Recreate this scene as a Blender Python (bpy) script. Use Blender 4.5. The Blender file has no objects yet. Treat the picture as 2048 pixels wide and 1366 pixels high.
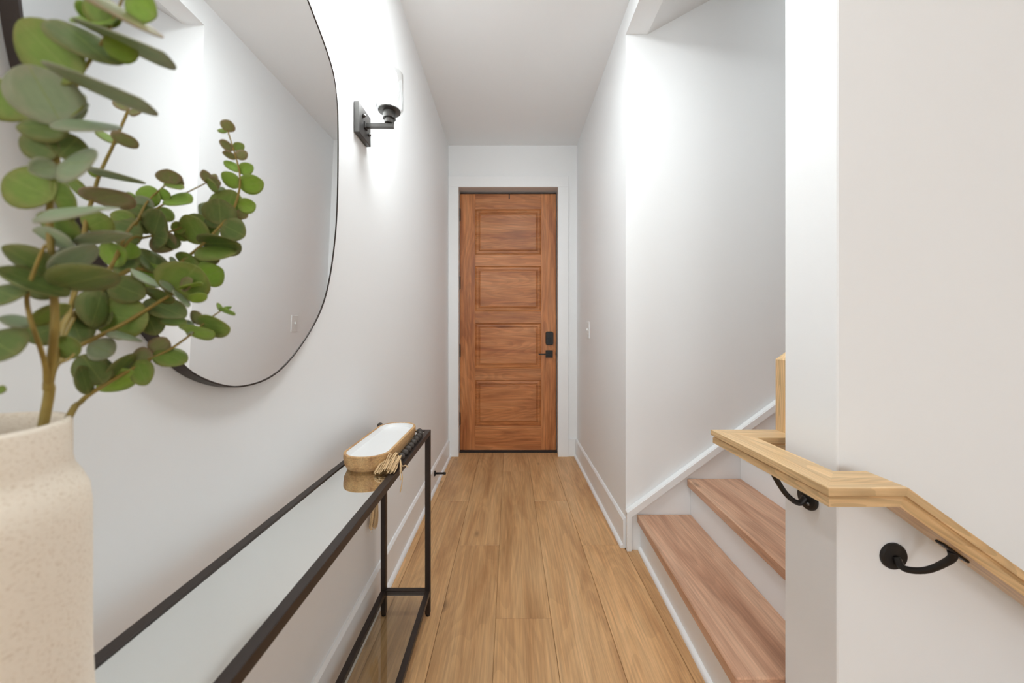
import bpy, bmesh, math, random
from mathutils import Vector, Matrix
random.seed(7)

# ------------------------------------------------------------------ camera
FPX, VPX, VPY, EYE = 726.0, 1020.0, 660.0, 1.167     # focal length in pixels of a 2048x1366 frame
scene = bpy.context.scene
col = scene.collection
cam_data = bpy.data.cameras.new('camera')
cam = bpy.data.objects.new('camera', cam_data); col.objects.link(cam)
cam_data.sensor_width = 36.0
cam_data.lens = 36.0 * FPX / 2048.0
cam_data.shift_x = (1024 - VPX) / 2048.0
cam_data.shift_y = -(683 - VPY) / 2048.0
cam_data.clip_start = 0.02
cam.location = (0, 0, EYE)
cam.rotation_euler = (math.pi / 2, 0, 0)
cam_data.dof.use_dof = True
cam_data.dof.focus_distance = 1.3
cam_data.dof.aperture_fstop = 3.6
scene.camera = cam

# ------------------------------------------------------------------ world, daylight, exposure
world = bpy.data.worlds.new('daylight_sky'); scene.world = world
world.use_nodes = True
bg = world.node_tree.nodes['Background']
bg.inputs[0].default_value = (0.92, 0.96, 1.0, 1)
bg.inputs[1].default_value = 2.2
scene.view_settings.view_transform = 'Standard'
scene.view_settings.look = 'None'
scene.view_settings.exposure = 0.33
scene.view_settings.gamma = 1.0
scene.view_settings.use_curve_mapping = False
WINDOW_POWER = 46.0
FOYER_FILL = 2.0  # added fill over the foyer, out of view
HALL_FILL = 34.0  # added fill that brightens the hall walls, out of view
NEAR_FILL = 3.0  # added fill above the near end, out of view
STAIR_FILL = 20.0  # added fill that brightens the stairwell, out of view
BULB = 118.0

def area(name, loc, rot, sx, sy, power, colr=(1, 1, 1)):
    L = bpy.data.lights.new(name, 'AREA'); L.shape = 'RECTANGLE'; L.size = sx; L.size_y = sy
    L.energy = power; L.color = colr
    o = bpy.data.objects.new(name, L); col.objects.link(o); o.location = loc; o.rotation_euler = rot
    return o
# daylight coming in through the two windows of the room behind the camera
area('window_daylight', (-0.9, -5.25, 1.55), (math.pi / 2, 0, 0), 1.9, 1.8, WINDOW_POWER, (0.93, 0.99, 1.02))
area('window_daylight', (1.7, -5.25, 1.55), (math.pi / 2, 0, 0), 1.9, 1.8, WINDOW_POWER, (0.93, 0.99, 1.02))

# ------------------------------------------------------------------ helpers
def P(px, py, D):
    "world point seen at pixel (px, py) of the photograph at depth D"
    return Vector(((px - VPX) / FPX * D, D, EYE - (py - VPY) / FPX * D))

def srgb(r, g, b):
    f = lambda c: (c / 255 / 12.92) if c / 255 <= 0.04045 else ((c / 255 + 0.055) / 1.055) ** 2.4
    return (f(r), f(g), f(b), 1)

def mesh_obj(name, verts, faces, mat=None, parent=None, smooth=False, grain=None, bevel=0.0):
    me = bpy.data.meshes.new(name)
    me.from_pydata([tuple(v) for v in verts], [], faces); me.update()
    if bevel > 0:
        bm = bmesh.new(); bm.from_mesh(me)
        bmesh.ops.recalc_face_normals(bm, faces=bm.faces)
        es = [e for e in bm.edges if len(e.link_faces) == 2 and e.calc_face_angle(0) > 0.4]
        bmesh.ops.bevel(bm, geom=es, offset=bevel, segments=1, affect='EDGES', profile=0.5)
        bm.to_mesh(me); bm.free()
    else:
        bm = bmesh.new(); bm.from_mesh(me); bmesh.ops.recalc_face_normals(bm, faces=bm.faces); bm.to_mesh(me); bm.free()
    if smooth:
        for p in me.polygons: p.use_smooth = True
    if mat: me.materials.append(mat)
    if grain: set_grain(me, grain)
    o = bpy.data.objects.new(name, me); col.objects.link(o)
    if parent: o.parent = parent
    return o

def set_grain(me, fn):
    "fn(co) -> coordinates with x along the wood fibre; or 'X','Y','Z'"
    if isinstance(fn, str):
        ax = 'XYZ'.index(fn)
        fn = lambda c, ax=ax: (c[ax], c[(ax + 1) % 3], c[(ax + 2) % 3])
    at = me.attributes.new('grain', 'FLOAT_VECTOR', 'POINT')
    for i, v in enumerate(me.vertices): at.data[i].vector = fn(v.co)

def boxvf(b, base=0):
    x0, x1, y0, y1, z0, z1 = b
    v = [(x0, y0, z0), (x1, y0, z0), (x1, y1, z0), (x0, y1, z0), (x0, y0, z1), (x1, y0, z1), (x1, y1, z1), (x0, y1, z1)]
    f = [(0, 3, 2, 1), (4, 5, 6, 7), (0, 1, 5, 4), (1, 2, 6, 5), (2, 3, 7, 6), (3, 0, 4, 7)]
    return v, [tuple(i + base for i in q) for q in f]

def boxes(name, bl, mat, parent=None, grain=None, bevel=0.0):
    V, Fc = [], []
    for b in bl:
        v, f = boxvf(b, len(V)); V += v; Fc += f
    return mesh_obj(name, V, Fc, mat, parent, grain=grain, bevel=bevel)

def prism(name, poly, axis, a0, a1, mat, parent=None, grain=None, bevel=0.0, smooth=False):
    "polygon in the two other axes extruded along axis"
    n = len(poly)
    def mk(p, a):
        if axis == 'Y': return (p[0], a, p[1])
        if axis == 'X': return (a, p[0], p[1])
        return (p[0], p[1], a)
    V = [mk(p, a0) for p in poly] + [mk(p, a1) for p in poly]
    Fc = [tuple(range(n)), tuple(range(2 * n - 1, n - 1, -1))] + [(i, (i + 1) % n, n + (i + 1) % n, n + i) for i in range(n)]
    return mesh_obj(name, V, Fc, mat, parent, grain=grain, bevel=bevel, smooth=smooth)

def tubevf(pts, rad, seg=8, cap=True):
    pts = [Vector(p) for p in pts]; n = len(pts)
    if not hasattr(rad, '__len__'): rad = [rad] * n
    V, Fc = [], []
    d = (pts[1] - pts[0]).normalized()
    s = d.orthogonal().normalized()
    for i in range(n):
        if i == 0: t = pts[1] - pts[0]
        elif i == n - 1: t = pts[-1] - pts[-2]
        else: t = pts[i + 1] - pts[i - 1]
        t.normalize()
        s = (s - t * s.dot(t)).normalized(); u = t.cross(s)
        for k in range(seg):
            a = 2 * math.pi * k / seg
            V.append(pts[i] + (s * math.cos(a) + u * math.sin(a)) * rad[i])
    for i in range(n - 1):
        for k in range(seg):
            a, b = i * seg + k, i * seg + (k + 1) % seg
            Fc.append((a, b, b + seg, a + seg))
    if cap:
        Fc.append(tuple(range(seg - 1, -1, -1))); Fc.append(tuple(range((n - 1) * seg, n * seg)))
    return V, Fc

def join(lst):
    V, Fc = [], []
    for v, f in lst:
        b = len(V); V += list(v); Fc += [tuple(i + b for i in q) for q in f]
    return V, Fc

def lathevf(prof, c, seg=48, axis=Vector((0, 0, 1))):
    "profile [(r, h)] turned about axis through c"
    axis = axis.normalized(); s = axis.orthogonal().normalized(); u = axis.cross(s); c = Vector(c)
    V, Fc = [], []
    for r, h in prof:
        r = max(r, 1e-5)
        for k in range(seg):
            a = 2 * math.pi * k / seg
            V.append(c + axis * h + (s * math.cos(a) + u * math.sin(a)) * r)
    for i in range(len(prof) - 1):
        for k in range(seg):
            a, b = i * seg + k, i * seg + (k + 1) % seg
            Fc.append((a, b, b + seg, a + seg))
    return V, Fc

def spline(pts, n=6, closed=False):
    pts = [Vector(p) for p in pts]; out = []; m = len(pts)
    rng = range(m) if closed else range(m - 1)
    for i in rng:
        g = (lambda k: pts[k % m]) if closed else (lambda k: pts[min(max(k, 0), m - 1)])
        p0, p1, p2, p3 = g(i - 1), g(i), g(i + 1), g(i + 2)
        for k in range(n):
            t = k / n
            out.append(0.5 * ((2 * p1) + (p2 - p0) * t + (2 * p0 - 5 * p1 + 4 * p2 - p3) * t * t + (3 * p1 - p0 - 3 * p2 + p3) * t ** 3))
    if not closed: out.append(pts[-1])
    return out

def empty(name, loc=(0, 0, 0)):
    o = bpy.data.objects.new(name, None); col.objects.link(o); o.location = loc; o.empty_display_size = 0.05
    return o

def thing(o, label, cat, group=None):
    o['label'] = label; o['category'] = cat
    if group: o['group'] = group
    return o

def struct(o, label=None):
    o['kind'] = 'structure'
    if label: o['label'] = label
    return o

# ------------------------------------------------------------------ materials
def newmat(name):
    m = bpy.data.materials.new(name); m.use_nodes = True
    nt = m.node_tree; b = nt.nodes['Principled BSDF']
    return m, nt, b

def plain(name, c, rough=0.5, metal=0.0, var=0.0, scale=30, bump=0.0, spec=0.5, coat=0.0):
    m, nt, b = newmat(name)
    b.inputs['Roughness'].default_value = rough; b.inputs['Metallic'].default_value = metal
    b.inputs['Specular IOR Level'].default_value = spec
    b.inputs['Coat Weight'].default_value = coat
    tc = nt.nodes.new('ShaderNodeTexCoord')
    nz = nt.nodes.new('ShaderNodeTexNoise'); nz.inputs['Scale'].default_value = scale; nz.inputs['Detail'].default_value = 4
    nt.links.new(tc.outputs['Object'], nz.inputs['Vector'])
    rp = nt.nodes.new('ShaderNodeMix'); rp.data_type = 'RGBA'
    rp.inputs[6].default_value = tuple(x * (1 - var) for x in c[:3]) + (1,)
    rp.inputs[7].default_value = tuple(min(1, x * (1 + var)) for x in c[:3]) + (1,)
    nt.links.new(nz.outputs['Fac'], rp.inputs[0]); nt.links.new(rp.outputs[2], b.inputs['Base Color'])
    if bump:
        bp = nt.nodes.new('ShaderNodeBump'); bp.inputs['Strength'].default_value = bump; bp.inputs['Distance'].default_value = 0.002
        nt.links.new(nz.outputs['Fac'], bp.inputs['Height']); nt.links.new(bp.outputs['Normal'], b.inputs['Normal'])
    return m

def wood(name, light, mid, dark, rough=0.45, rings=0.0, knots=0.0, tone=0.1, coarse=(1.1, 9, 9), fine=(5, 170, 170), spec=0.4, fibre=0.35, ringscale=(0.9, 6, 6), coat=0.0):
    m, nt, b = newmat(name); N, L = nt.nodes, nt.links
    b.inputs['Roughness'].default_value = rough; b.inputs['Specular IOR Level'].default_value = spec
    b.inputs['Coat Weight'].default_value = coat; b.inputs['Coat Roughness'].default_value = 0.25
    at = N.new('ShaderNodeAttribute'); at.attribute_name = 'grain'
    oi = N.new('ShaderNodeObjectInfo')
    off = N.new('ShaderNodeVectorMath'); off.operation = 'MULTIPLY'; off.inputs[1].default_value = (37, 13, 7)
    cmb = N.new('ShaderNodeCombineXYZ')
    for i in range(3): L.new(oi.outputs['Random'], cmb.inputs[i])
    L.new(cmb.outputs[0], off.inputs[0])
    add = N.new('ShaderNodeVectorMath'); add.operation = 'ADD'
    L.new(at.outputs['Vector'], add.inputs[0]); L.new(off.outputs[0], add.inputs[1])
    def scaled(s):
        v = N.new('ShaderNodeVectorMath'); v.operation = 'MULTIPLY'; v.inputs[1].default_value = s
        L.new(add.outputs[0], v.inputs[0]); return v.outputs[0]
    n1 = N.new('ShaderNodeTexNoise'); n1.inputs['Scale'].default_value = 1; n1.inputs['Detail'].default_value = 6; n1.inputs['Roughness'].default_value = 0.6; n1.inputs['Distortion'].default_value = 0.5
    L.new(scaled(coarse), n1.inputs['Vector'])
    cr = N.new('ShaderNodeValToRGB'); e = cr.color_ramp.elements
    e[0].position = 0.32; e[0].color = dark; e[1].position = 0.72; e[1].color = light
    k = cr.color_ramp.elements.new(0.5); k.color = mid
    L.new(n1.outputs['Fac'], cr.inputs['Fac']); cur = cr.outputs['Color']
    def mul(a, facsock, lo, hi, strength_from=None):
        mr = N.new('ShaderNodeMapRange'); mr.inputs[1].default_value = 0.3; mr.inputs[2].default_value = 0.7
        mr.inputs[3].default_value = lo; mr.inputs[4].default_value = hi; L.new(facsock, mr.inputs[0])
        mx = N.new('ShaderNodeMix'); mx.data_type = 'RGBA'; mx.blend_type = 'MULTIPLY'; mx.inputs[0].default_value = 1
        L.new(a, mx.inputs[6]); L.new(mr.outputs[0], mx.inputs[7]); return mx.outputs[2]
    n2 = N.new('ShaderNodeTexNoise'); n2.inputs['Scale'].default_value = 1; n2.inputs['Detail'].default_value = 3
    L.new(scaled(fine), n2.inputs['Vector'])
    cur = mul(cur, n2.outputs['Fac'], 1 - fibre, 1.06)
    if rings > 0:
        n3 = N.new('ShaderNodeTexNoise'); n3.inputs['Scale'].default_value = 1; n3.inputs['Detail'].default_value = 1.0; n3.inputs['Distortion'].default_value = 0.2
        L.new(scaled(ringscale), n3.inputs['Vector'])
        mm = N.new('ShaderNodeMath'); mm.operation = 'MULTIPLY'; mm.inputs[1].default_value = 16; L.new(n3.outputs['Fac'], mm.inputs[0])
        pp = N.new('ShaderNodeMath'); pp.operation = 'FRACT'; L.new(mm.outputs[0], pp.inputs[0])
        cur = mul(cur, pp.outputs[0], 1.03, 1 - rings)
    if knots > 0:
        vo = N.new('ShaderNodeTexVoronoi'); vo.inputs['Scale'].default_value = 1; L.new(scaled((2.2, 6.0, 6.0)), vo.inputs['Vector'])
        mr = N.new('ShaderNodeMapRange'); mr.inputs[1].default_value = 0.02; mr.inputs[2].default_value = 0.10; mr.inputs[3].default_value = 1 - knots; mr.inputs[4].default_value = 1
        L.new(vo.outputs['Distance'], mr.inputs[0])
        mx = N.new('ShaderNodeMix'); mx.data_type = 'RGBA'; mx.blend_type = 'MULTIPLY'; mx.inputs[0].default_value = 1
        L.new(cur, mx.inputs[6]); L.new(mr.outputs[0], mx.inputs[7]); cur = mx.outputs[2]
    # tone of each board
    mr = N.new('ShaderNodeMapRange'); mr.inputs[3].default_value = 1 - tone; mr.inputs[4].default_value = 1 + tone; L.new(oi.outputs['Random'], mr.inputs[0])
    mx = N.new('ShaderNodeMix'); mx.data_type = 'RGBA'; mx.blend_type = 'MULTIPLY'; mx.inputs[0].default_value = 1
    L.new(cur, mx.inputs[6]); L.new(mr.outputs[0], mx.inputs[7]); cur = mx.outputs[2]
    L.new(cur, b.inputs['Base Color'])
    bp = N.new('ShaderNodeBump'); bp.inputs['Strength'].default_value = 0.12; bp.inputs['Distance'].default_value = 0.001
    L.new(n2.outputs['Fac'], bp.inputs['Height']); L.new(bp.outputs['Normal'], b.inputs['Normal'])
    return m

def thin_glass(name, tint=(0.985, 0.987, 0.986, 1), refl=1.0):
    m = bpy.data.materials.new(name); m.use_nodes = True; nt = m.node_tree; N, L = nt.nodes, nt.links
    N.remove(N['Principled BSDF']); out = N['Material Output']
    tr = N.new('ShaderNodeBsdfTransparent'); tr.inputs[0].default_value = tint
    gl = N.new('ShaderNodeBsdfGlossy'); gl.inputs['Roughness'].default_value = 0.02
    lw = N.new('ShaderNodeLayerWeight'); lw.inputs[0].default_value = 0.5
    pw = N.new('ShaderNodeMath'); pw.operation = 'POWER'; pw.inputs[1].default_value = 4.5; L.new(lw.outputs['Facing'], pw.inputs[0])
    mm = N.new('ShaderNodeMath'); mm.operation = 'MULTIPLY_ADD'; mm.inputs[1].default_value = 0.95 * refl; mm.inputs[2].default_value = 0.06 * refl; L.new(pw.outputs[0], mm.inputs[0])
    mx = N.new('ShaderNodeMixShader'); L.new(mm.outputs[0], mx.inputs[0]); L.new(tr.outputs[0], mx.inputs[1]); L.new(gl.outputs[0], mx.inputs[2])
    L.new(mx.outputs[0], out.inputs[0]); return m

def emit(name, c, s):
    m = bpy.data.materials.new(name); m.use_nodes = True; nt = m.node_tree; N, L = nt.nodes, nt.links
    N.remove(N['Principled BSDF']); e = N.new('ShaderNodeEmission'); e.inputs[0].default_value = c; e.inputs[1].default_value = s
    L.new(e.outputs[0], N['Material Output'].inputs[0]); return m

def leafmat(name, c, edge, back=0.0):
    m, nt, b = newmat(name); N, L = nt.nodes, nt.links
    b.inputs['Roughness'].default_value = 0.55; b.inputs['Specular IOR Level'].default_value = 0.35
    at = N.new('ShaderNodeAttribute'); at.attribute_name = 'grain'
    oi = N.new('ShaderNodeObjectInfo')
    nz = N.new('ShaderNodeTexNoise'); nz.inputs['Scale'].default_value = 3.5; nz.inputs['Detail'].default_value = 5; nz.noise_dimensions = '4D'
    sm = N.new('ShaderNodeMath'); sm.operation = 'MULTIPLY'; sm.inputs[1].default_value = 50; L.new(oi.outputs['Random'], sm.inputs[0])
    L.new(at.outputs['Vector'], nz.inputs['Vector']); L.new(sm.outputs[0], nz.inputs['W'])
    sx = N.new('ShaderNodeSeparateXYZ'); L.new(at.outputs['Vector'], sx.inputs[0])
    # rim of the blade (z of the grain attribute) carries the edge colour, broken up by noise
    ad = N.new('ShaderNodeMath'); ad.operation = 'MULTIPLY_ADD'; ad.inputs[1].default_value = 0.9; ad.inputs[2].default_value = -0.45
    L.new(nz.outputs['Fac'], ad.inputs[0])
    s2 = N.new('ShaderNodeMath'); s2.operation = 'ADD'; L.new(sx.outputs[2], s2.inputs[0]); L.new(ad.outputs[0], s2.inputs[1])
    mr = N.new('ShaderNodeMapRange'); mr.inputs[1].default_value = 0.45; mr.inputs[2].default_value = 1.15; L.new(s2.outputs[0], mr.inputs[0])
    mx = N.new('ShaderNodeMix'); mx.data_type = 'RGBA'; mx.inputs[6].default_value = c; mx.inputs[7].default_value = edge
    L.new(mr.outputs[0], mx.inputs[0])
    # pale midrib
    ab = N.new('ShaderNodeMath'); ab.operation = 'ABSOLUTE'; L.new(sx.outputs[1], ab.inputs[0])
    m2 = N.new('ShaderNodeMapRange'); m2.inputs[1].default_value = 0.0; m2.inputs[2].default_value = 0.05; m2.inputs[3].default_value = 0.45; m2.inputs[4].default_value = 0.0; L.new(ab.outputs[0], m2.inputs[0])
    mx2 = N.new('ShaderNodeMix'); mx2.data_type = 'RGBA'; mx2.inputs[7].default_value = srgb(160, 175, 95); L.new(m2.outputs[0], mx2.inputs[0]); L.new(mx.outputs[2], mx2.inputs[6])
    hv = N.new('ShaderNodeHueSaturation'); mr3 = N.new('ShaderNodeMapRange'); mr3.inputs[3].default_value = 0.8; mr3.inputs[4].default_value = 1.2
    L.new(nz.outputs['Fac'], mr3.inputs[0]); L.new(mr3.outputs[0], hv.inputs['Value']); L.new(mx2.outputs[2], hv.inputs['Color'])
    L.new(hv.outputs[0], b.inputs['Base Color'])
    tl = N.new('ShaderNodeBsdfTranslucent'); L.new(hv.outputs[0], tl.inputs[0])
    ms = N.new('ShaderNodeMixShader'); ms.inputs[0].default_value = 0.25
    L.new(b.outputs[0], ms.inputs[1]); L.new(tl.outputs[0], ms.inputs[2]); L.new(ms.outputs[0], N['Material Output'].inputs[0])
    return m

M = {}
M['wall'] = plain('wall_paint', (0.885, 0.888, 0.887, 1), 0.6, var=0.012, scale=3, bump=0.02, spec=0.3)
M['ceil'] = plain('ceiling_paint', (0.905, 0.91, 0.91, 1), 0.75, var=0.012, scale=3, spec=0.2)
M['trim'] = plain('trim_paint', (0.89, 0.892, 0.892, 1), 0.35, var=0.01, scale=5, spec=0.5)
M['floor'] = wood('oak_plank_floor', srgb(222, 180, 132), srgb(210, 164, 115), srgb(184, 136, 90), rough=0.42, knots=0.45, tone=0.09, fibre=0.22, rings=0.06, coarse=(1.3, 10, 10))
M['tread'] = wood('brown_oak_tread', srgb(222, 180, 150), srgb(208, 162, 132), srgb(178, 130, 102), rough=0.45, knots=0.5, tone=0.05, fibre=0.25, rings=0.05)
M['rail'] = wood('light_oak_rail', srgb(232, 198, 152), srgb(224, 188, 140), srgb(212, 172, 122), rough=0.4, tone=0.04, fibre=0.16, rings=0.15, coarse=(1.5, 22, 22), ringscale=(1.6, 16, 16))
M['door'] = wood('red_oak_door', srgb(212, 146, 94), srgb(194, 124, 72), srgb(164, 96, 52), rough=0.42, tone=0.08, fibre=0.3, rings=0.12, coarse=(1.6, 12, 12), fine=(4, 120, 120), coat=0.04)
M['tray'] = wood('mango_wood_tray', srgb(222, 182, 130), srgb(206, 162, 110), srgb(172, 124, 78), rough=0.5, tone=0.0, fibre=0.3, coarse=(6, 25, 25), fine=(20, 260, 260))
M['black'] = plain('black_metal', srgb(38, 33, 30), 0.42, metal=0.3, var=0.12, scale=120, bump=0.05)
M['bronze'] = plain('dark_bronze_frame', srgb(52, 42, 37), 0.4, metal=0.35, var=0.15, scale=60)
M['iron'] = plain('black_iron', srgb(30, 27, 25), 0.45, metal=0.2, var=0.1, scale=80)
M['graphite'] = plain('brushed_graphite', srgb(92, 90, 88), 0.38, metal=0.75, var=0.1, scale=150)
M['hardware'] = plain('matt_black_hardware', srgb(12, 12, 12), 0.5, var=0.1, scale=50)
M['steel'] = plain('screw_steel', srgb(150, 150, 150), 0.3, metal=0.9, var=0.05)
M['enamel'] = plain('white_enamel', (0.84, 0.84, 0.83, 1), 0.3, var=0.01, scale=8)
M['plastic'] = plain('white_plastic', (0.83, 0.83, 0.82, 1), 0.35, var=0.005)
M['bead'] = plain('charcoal_bead_wood', srgb(66, 60, 55), 0.6, var=0.3, scale=140)
M['jute'] = plain('jute_twine', srgb(218, 186, 142), 0.85, var=0.3, scale=220)
M['stem'] = plain('woody_stem', srgb(150, 128, 60), 0.6, var=0.25, scale=90, bump=0.2)
M['dark_gap'] = plain('dark_threshold', srgb(36, 26, 20), 0.6, var=0.1)
M['jamb'] = plain('jamb_paint', (0.74, 0.735, 0.72, 1), 0.45, var=0.01)
M['glass'] = thin_glass('clear_glass')
M['shelf_glass'] = thin_glass('shelf_glass', (0.90, 0.915, 0.90, 1))
M['bulb'] = emit('lit_bulb', (0.93, 0.99, 1.01, 1), BULB)
M['foyer_fill'] = emit('fill_glow_foyer', (0.925, 0.99, 1.02, 1), FOYER_FILL)
M['hall_fill'] = emit('fill_glow_hall', (0.925, 0.99, 1.02, 1), HALL_FILL)
M['near_fill'] = emit('fill_glow_near', (0.925, 0.99, 1.02, 1), NEAR_FILL)
M['stair_fill'] = emit('fill_glow_stairs', (0.925, 0.99, 1.02, 1), STAIR_FILL)
def mirrormat(name, c, r):
    m, nt, b = newmat(name); b.inputs['Base Color'].default_value = c; b.inputs['Metallic'].default_value = 1; b.inputs['Roughness'].default_value = r
    return m
M['mirror'] = mirrormat('silvered_glass', (0.93, 0.935, 0.93, 1), 0.0)
M['tabletop'] = mirrormat('mirrored_tabletop', (0.90, 0.915, 0.895, 1), 0.01)
# speckled ceramic
m, nt, b = newmat('speckled_ceramic'); N, L = nt.nodes, nt.links
b.inputs['Roughness'].default_value = 0.65
tc = N.new('ShaderNodeTexCoord'); mp = N.new('ShaderNodeMapping'); mp.inputs['Scale'].default_value = (1, 1, 1.8)
L.new(tc.outputs['Object'], mp.inputs[0])
nz = N.new('ShaderNodeTexNoise'); nz.inputs['Scale'].default_value = 330; nz.inputs['Detail'].default_value = 3; L.new(mp.outputs[0], nz.inputs['Vector'])
cr = N.new('ShaderNodeValToRGB'); cr.color_ramp.elements[0].position = 0.3; cr.color_ramp.elements[0].color = srgb(226, 209, 186)
cr.color_ramp.elements[1].position = 0.46; cr.color_ramp.elements[1].color = srgb(246, 234, 216)
L.new(nz.outputs['Fac'], cr.inputs[0]); L.new(cr.outputs[0], b.inputs['Base Color'])
bp = N.new('ShaderNodeBump'); bp.inputs['Strength'].default_value = 0.25; bp.inputs['Distance'].default_value = 0.001
L.new(nz.outputs['Fac'], bp.inputs['Height']); L.new(bp.outputs[0], b.inputs['Normal']); M['ceramic'] = m
M['leaf_g'] = leafmat('leaf_green', srgb(134, 160, 74), srgb(150, 150, 84))
M['leaf_d'] = leafmat('leaf_dark_green', srgb(112, 132, 70), srgb(136, 134, 82))
M['leaf_s'] = leafmat('leaf_silver_green', srgb(162, 180, 142), srgb(172, 172, 146))
M['leaf_l'] = leafmat('leaf_lime', srgb(150, 186, 74), srgb(152, 170, 84))
M['leaf_r'] = leafmat('leaf_reddish', srgb(150, 152, 98), srgb(166, 138, 112))

# ------------------------------------------------------------------ room shell
XL, XR, YE, ZC = -0.569, 0.62, 3.36, 2.875
YS = 1.945            # wall behind the stairs
XN, YN0, YN1 = 0.77, 0.8535, 1.018   # end of the partition wall between the two flights
XROOM = 3.6
BB = 0.16             # baseboard height

struct(boxes('wall_left', [(XL - 0.15, XL, -0.8, YE + 0.2, 0, ZC)], M['wall']))
DX0, DX1, DZ = -0.478, 0.446, 2.487
struct(boxes('wall_far', [(XL, DX0 - 0.01, YE, YE + 0.2, 0, ZC), (DX1 + 0.01, XR, YE, YE + 0.2, 0, ZC), (DX0 - 0.01, DX1 + 0.01, YE, YE + 0.2, DZ + 0.01, ZC)], M['wall']))
struct(boxes('wall_right', [(XR, XR + 0.115, YS + 0.115, YE + 0.2, 0, ZC)], M['wall']))
struct(boxes('wall_stairs', [(XR, XROOM, YS, YS + 0.115, 0, 4.7)], M['wall']))
struct(boxes('wall_partition', [(XN, XROOM, YN0, YN1, -2.2, 4.7)], M['wall'], bevel=0.003))
struct(boxes('trim_header', [(XR, XR + 0.115, YN0, YS, 2.75, ZC + 0.1), (XR + 0.115, XN, YN0, YN1, 2.75, ZC + 0.1)], M['wall']))
struct(prism('ceiling_stairs', [(XR + 0.115, 2.75), (XROOM, 2.75 + 0.55 * (XROOM - XR - 0.115)), (XROOM, 2.9 + 0.55 * (XROOM - XR - 0.115)), (XR + 0.115, 2.9)], 'Y', YN1, YS, M['ceil']))
struct(boxes('ceiling', [(XL - 0.15, XR, YN0, YE + 0.2, ZC, ZC + 0.1), (-2.6, XROOM + 0.1, -5.1, YN0, ZC, ZC + 0.1)], M['ceil']))
struct(boxes('wall_end_stairs', [(XROOM, XROOM + 0.1, YN1, YS, 0, 4.7)], M['wall']))
struct(boxes('wall_room_right', [(XROOM, XROOM + 0.1, -5.0, YN0, -2.2, ZC)], M['wall']))
struct(boxes('wall_room_left', [(-2.6, -2.5, -5.0, -0.65, 0, ZC)], M['wall']))
struct(boxes('wall_room_front', [(-2.5, XL - 0.15, -0.8, -0.65, 0, ZC)], M['wall']))
W1, W2 = (-1.8, 0.0), (0.8, 2.6)
struct(boxes('wall_back', [(-2.6, W1[0], -5.1, -5, 0, ZC), (W1[1], W2[0], -5.1, -5, 0, ZC), (W2[1], XROOM + 0.1, -5.1, -5, 0, ZC),
    (W1[0], W1[1], -5.1, -5, 0, 0.7), (W2[0], W2[1], -5.1, -5, 0, 0.7), (W1[0], W1[1], -5.1, -5, 2.4, ZC), (W2[0], W2[1], -5.1, -5, 2.4, ZC)], M['wall']))
for i, w in enumerate((W1, W2)):
    wo = struct(empty('window_%d' % (i + 1), ((w[0] + w[1]) / 2, -5.05, 0.7)))
    c = (w[0] + w[1]) / 2; t = 0.05; h = (w[1] - w[0]) / 2
    boxes('window_frame', [(-h, -h + t, -0.03, 0.03, 0, 1.7), (h - t, h, -0.03, 0.03, 0, 1.7), (-h, h, -0.03, 0.03, 0, t), (-h, h, -0.03, 0.03, 1.7 - t, 1.7), (-t / 2, t / 2, -0.025, 0.025, t, 1.7 - t)], M['trim'], wo)
    boxes('pane', [(-h + t, -t / 2, -0.004, 0.004, t, 1.7 - t)], M['glass'], wo)
    boxes('pane', [(t / 2, h - t, -0.004, 0.004, t, 1.7 - t)], M['glass'], wo)

# floor: sub-floor slab, planks laid along the hall, stairwell going down on the right
HX0, HY0 = 1.02, -0.15
fl = struct(boxes('floor', [(XL - 0.0, XR + 0.12, -0.65, YE + 0.16, -0.12, -0.008), (XR + 0.12, HX0, -0.65, YS, -0.12, -0.008),
    (HX0, XROOM, -0.65, HY0, -0.12, -0.008), (HX0, XROOM, YN1, YS, -0.12, -0.008), (-2.5, XROOM, -5.0, -0.65, -0.12, 0.0)], M['floor'], grain='Y'))
PW, PL = 0.224, 1.524
cols = [(-0.506 - PW, 1.47), (-0.506, 2.477), (-0.282, 1.970), (-0.058, 1.470), (0.166, 2.477), (0.39, 1.970), (0.614, 1.2), (0.838, 0.5)]
G = 0.0006
for ci, (x0, j) in enumerate(cols):
    xa, xb = max(x0, XL), x0 + PW
    ystop = YE + 0.15
    if ci == 6: xb = 0.838; ystop = 1.93
    if ci == 7: xb = HX0; ystop = YN0
    yy = j - 4 * PL
    while yy < ystop:
        ya, yb = max(yy, -0.65), min(yy + PL, ystop)
        if yb - ya > 0.01:
            cx, cy = (xa + xb) / 2, (ya + yb) / 2
            o = boxes('plank', [(xa + G - cx, xb - G - cx, ya + G - cy, yb - G - cy, -0.008, 0)], M['floor'], fl, grain='Y', bevel=0.0014)
            o.location = (cx, cy, 0)
        yy += PL

# lower flight, going down to the right in front of the partition wall
lo = thing(empty('lower_staircase', (HX0, HY0, 0)), 'lower flight going down to the right below the sloping oak handrail', 'staircase')
for k in range(8):
    x0 = 0.265 * k; zt = -0.19 * (k + 1)
    boxes('tread', [(x0 - 0.02, x0 + 0.265, 0.02, YN0 - HY0 - 0.02, zt - 0.04, zt)], M['tread'], lo, grain='Y', bevel=0.003)
    boxes('riser', [(x0 - 0.02, x0, 0.02, YN0 - HY0 - 0.02, zt, zt + 0.15 if k else zt + 0.07)], M['trim'], lo)
struct(boxes('wall_stairwell', [(HX0, XROOM, HY0 - 0.1, HY0, -2.2, -0.12)], M['wall']))
struct(boxes('wall_stairwell', [(HX0 - 0.1, HX0 - 0.021, HY0 - 0.1, YN0, -2.2, -0.12)], M['wall']))
struct(boxes('floor_lower', [(HX0, XROOM, HY0, YN0, -2.3, -2.2)], M['floor'], grain='Y'))

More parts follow.
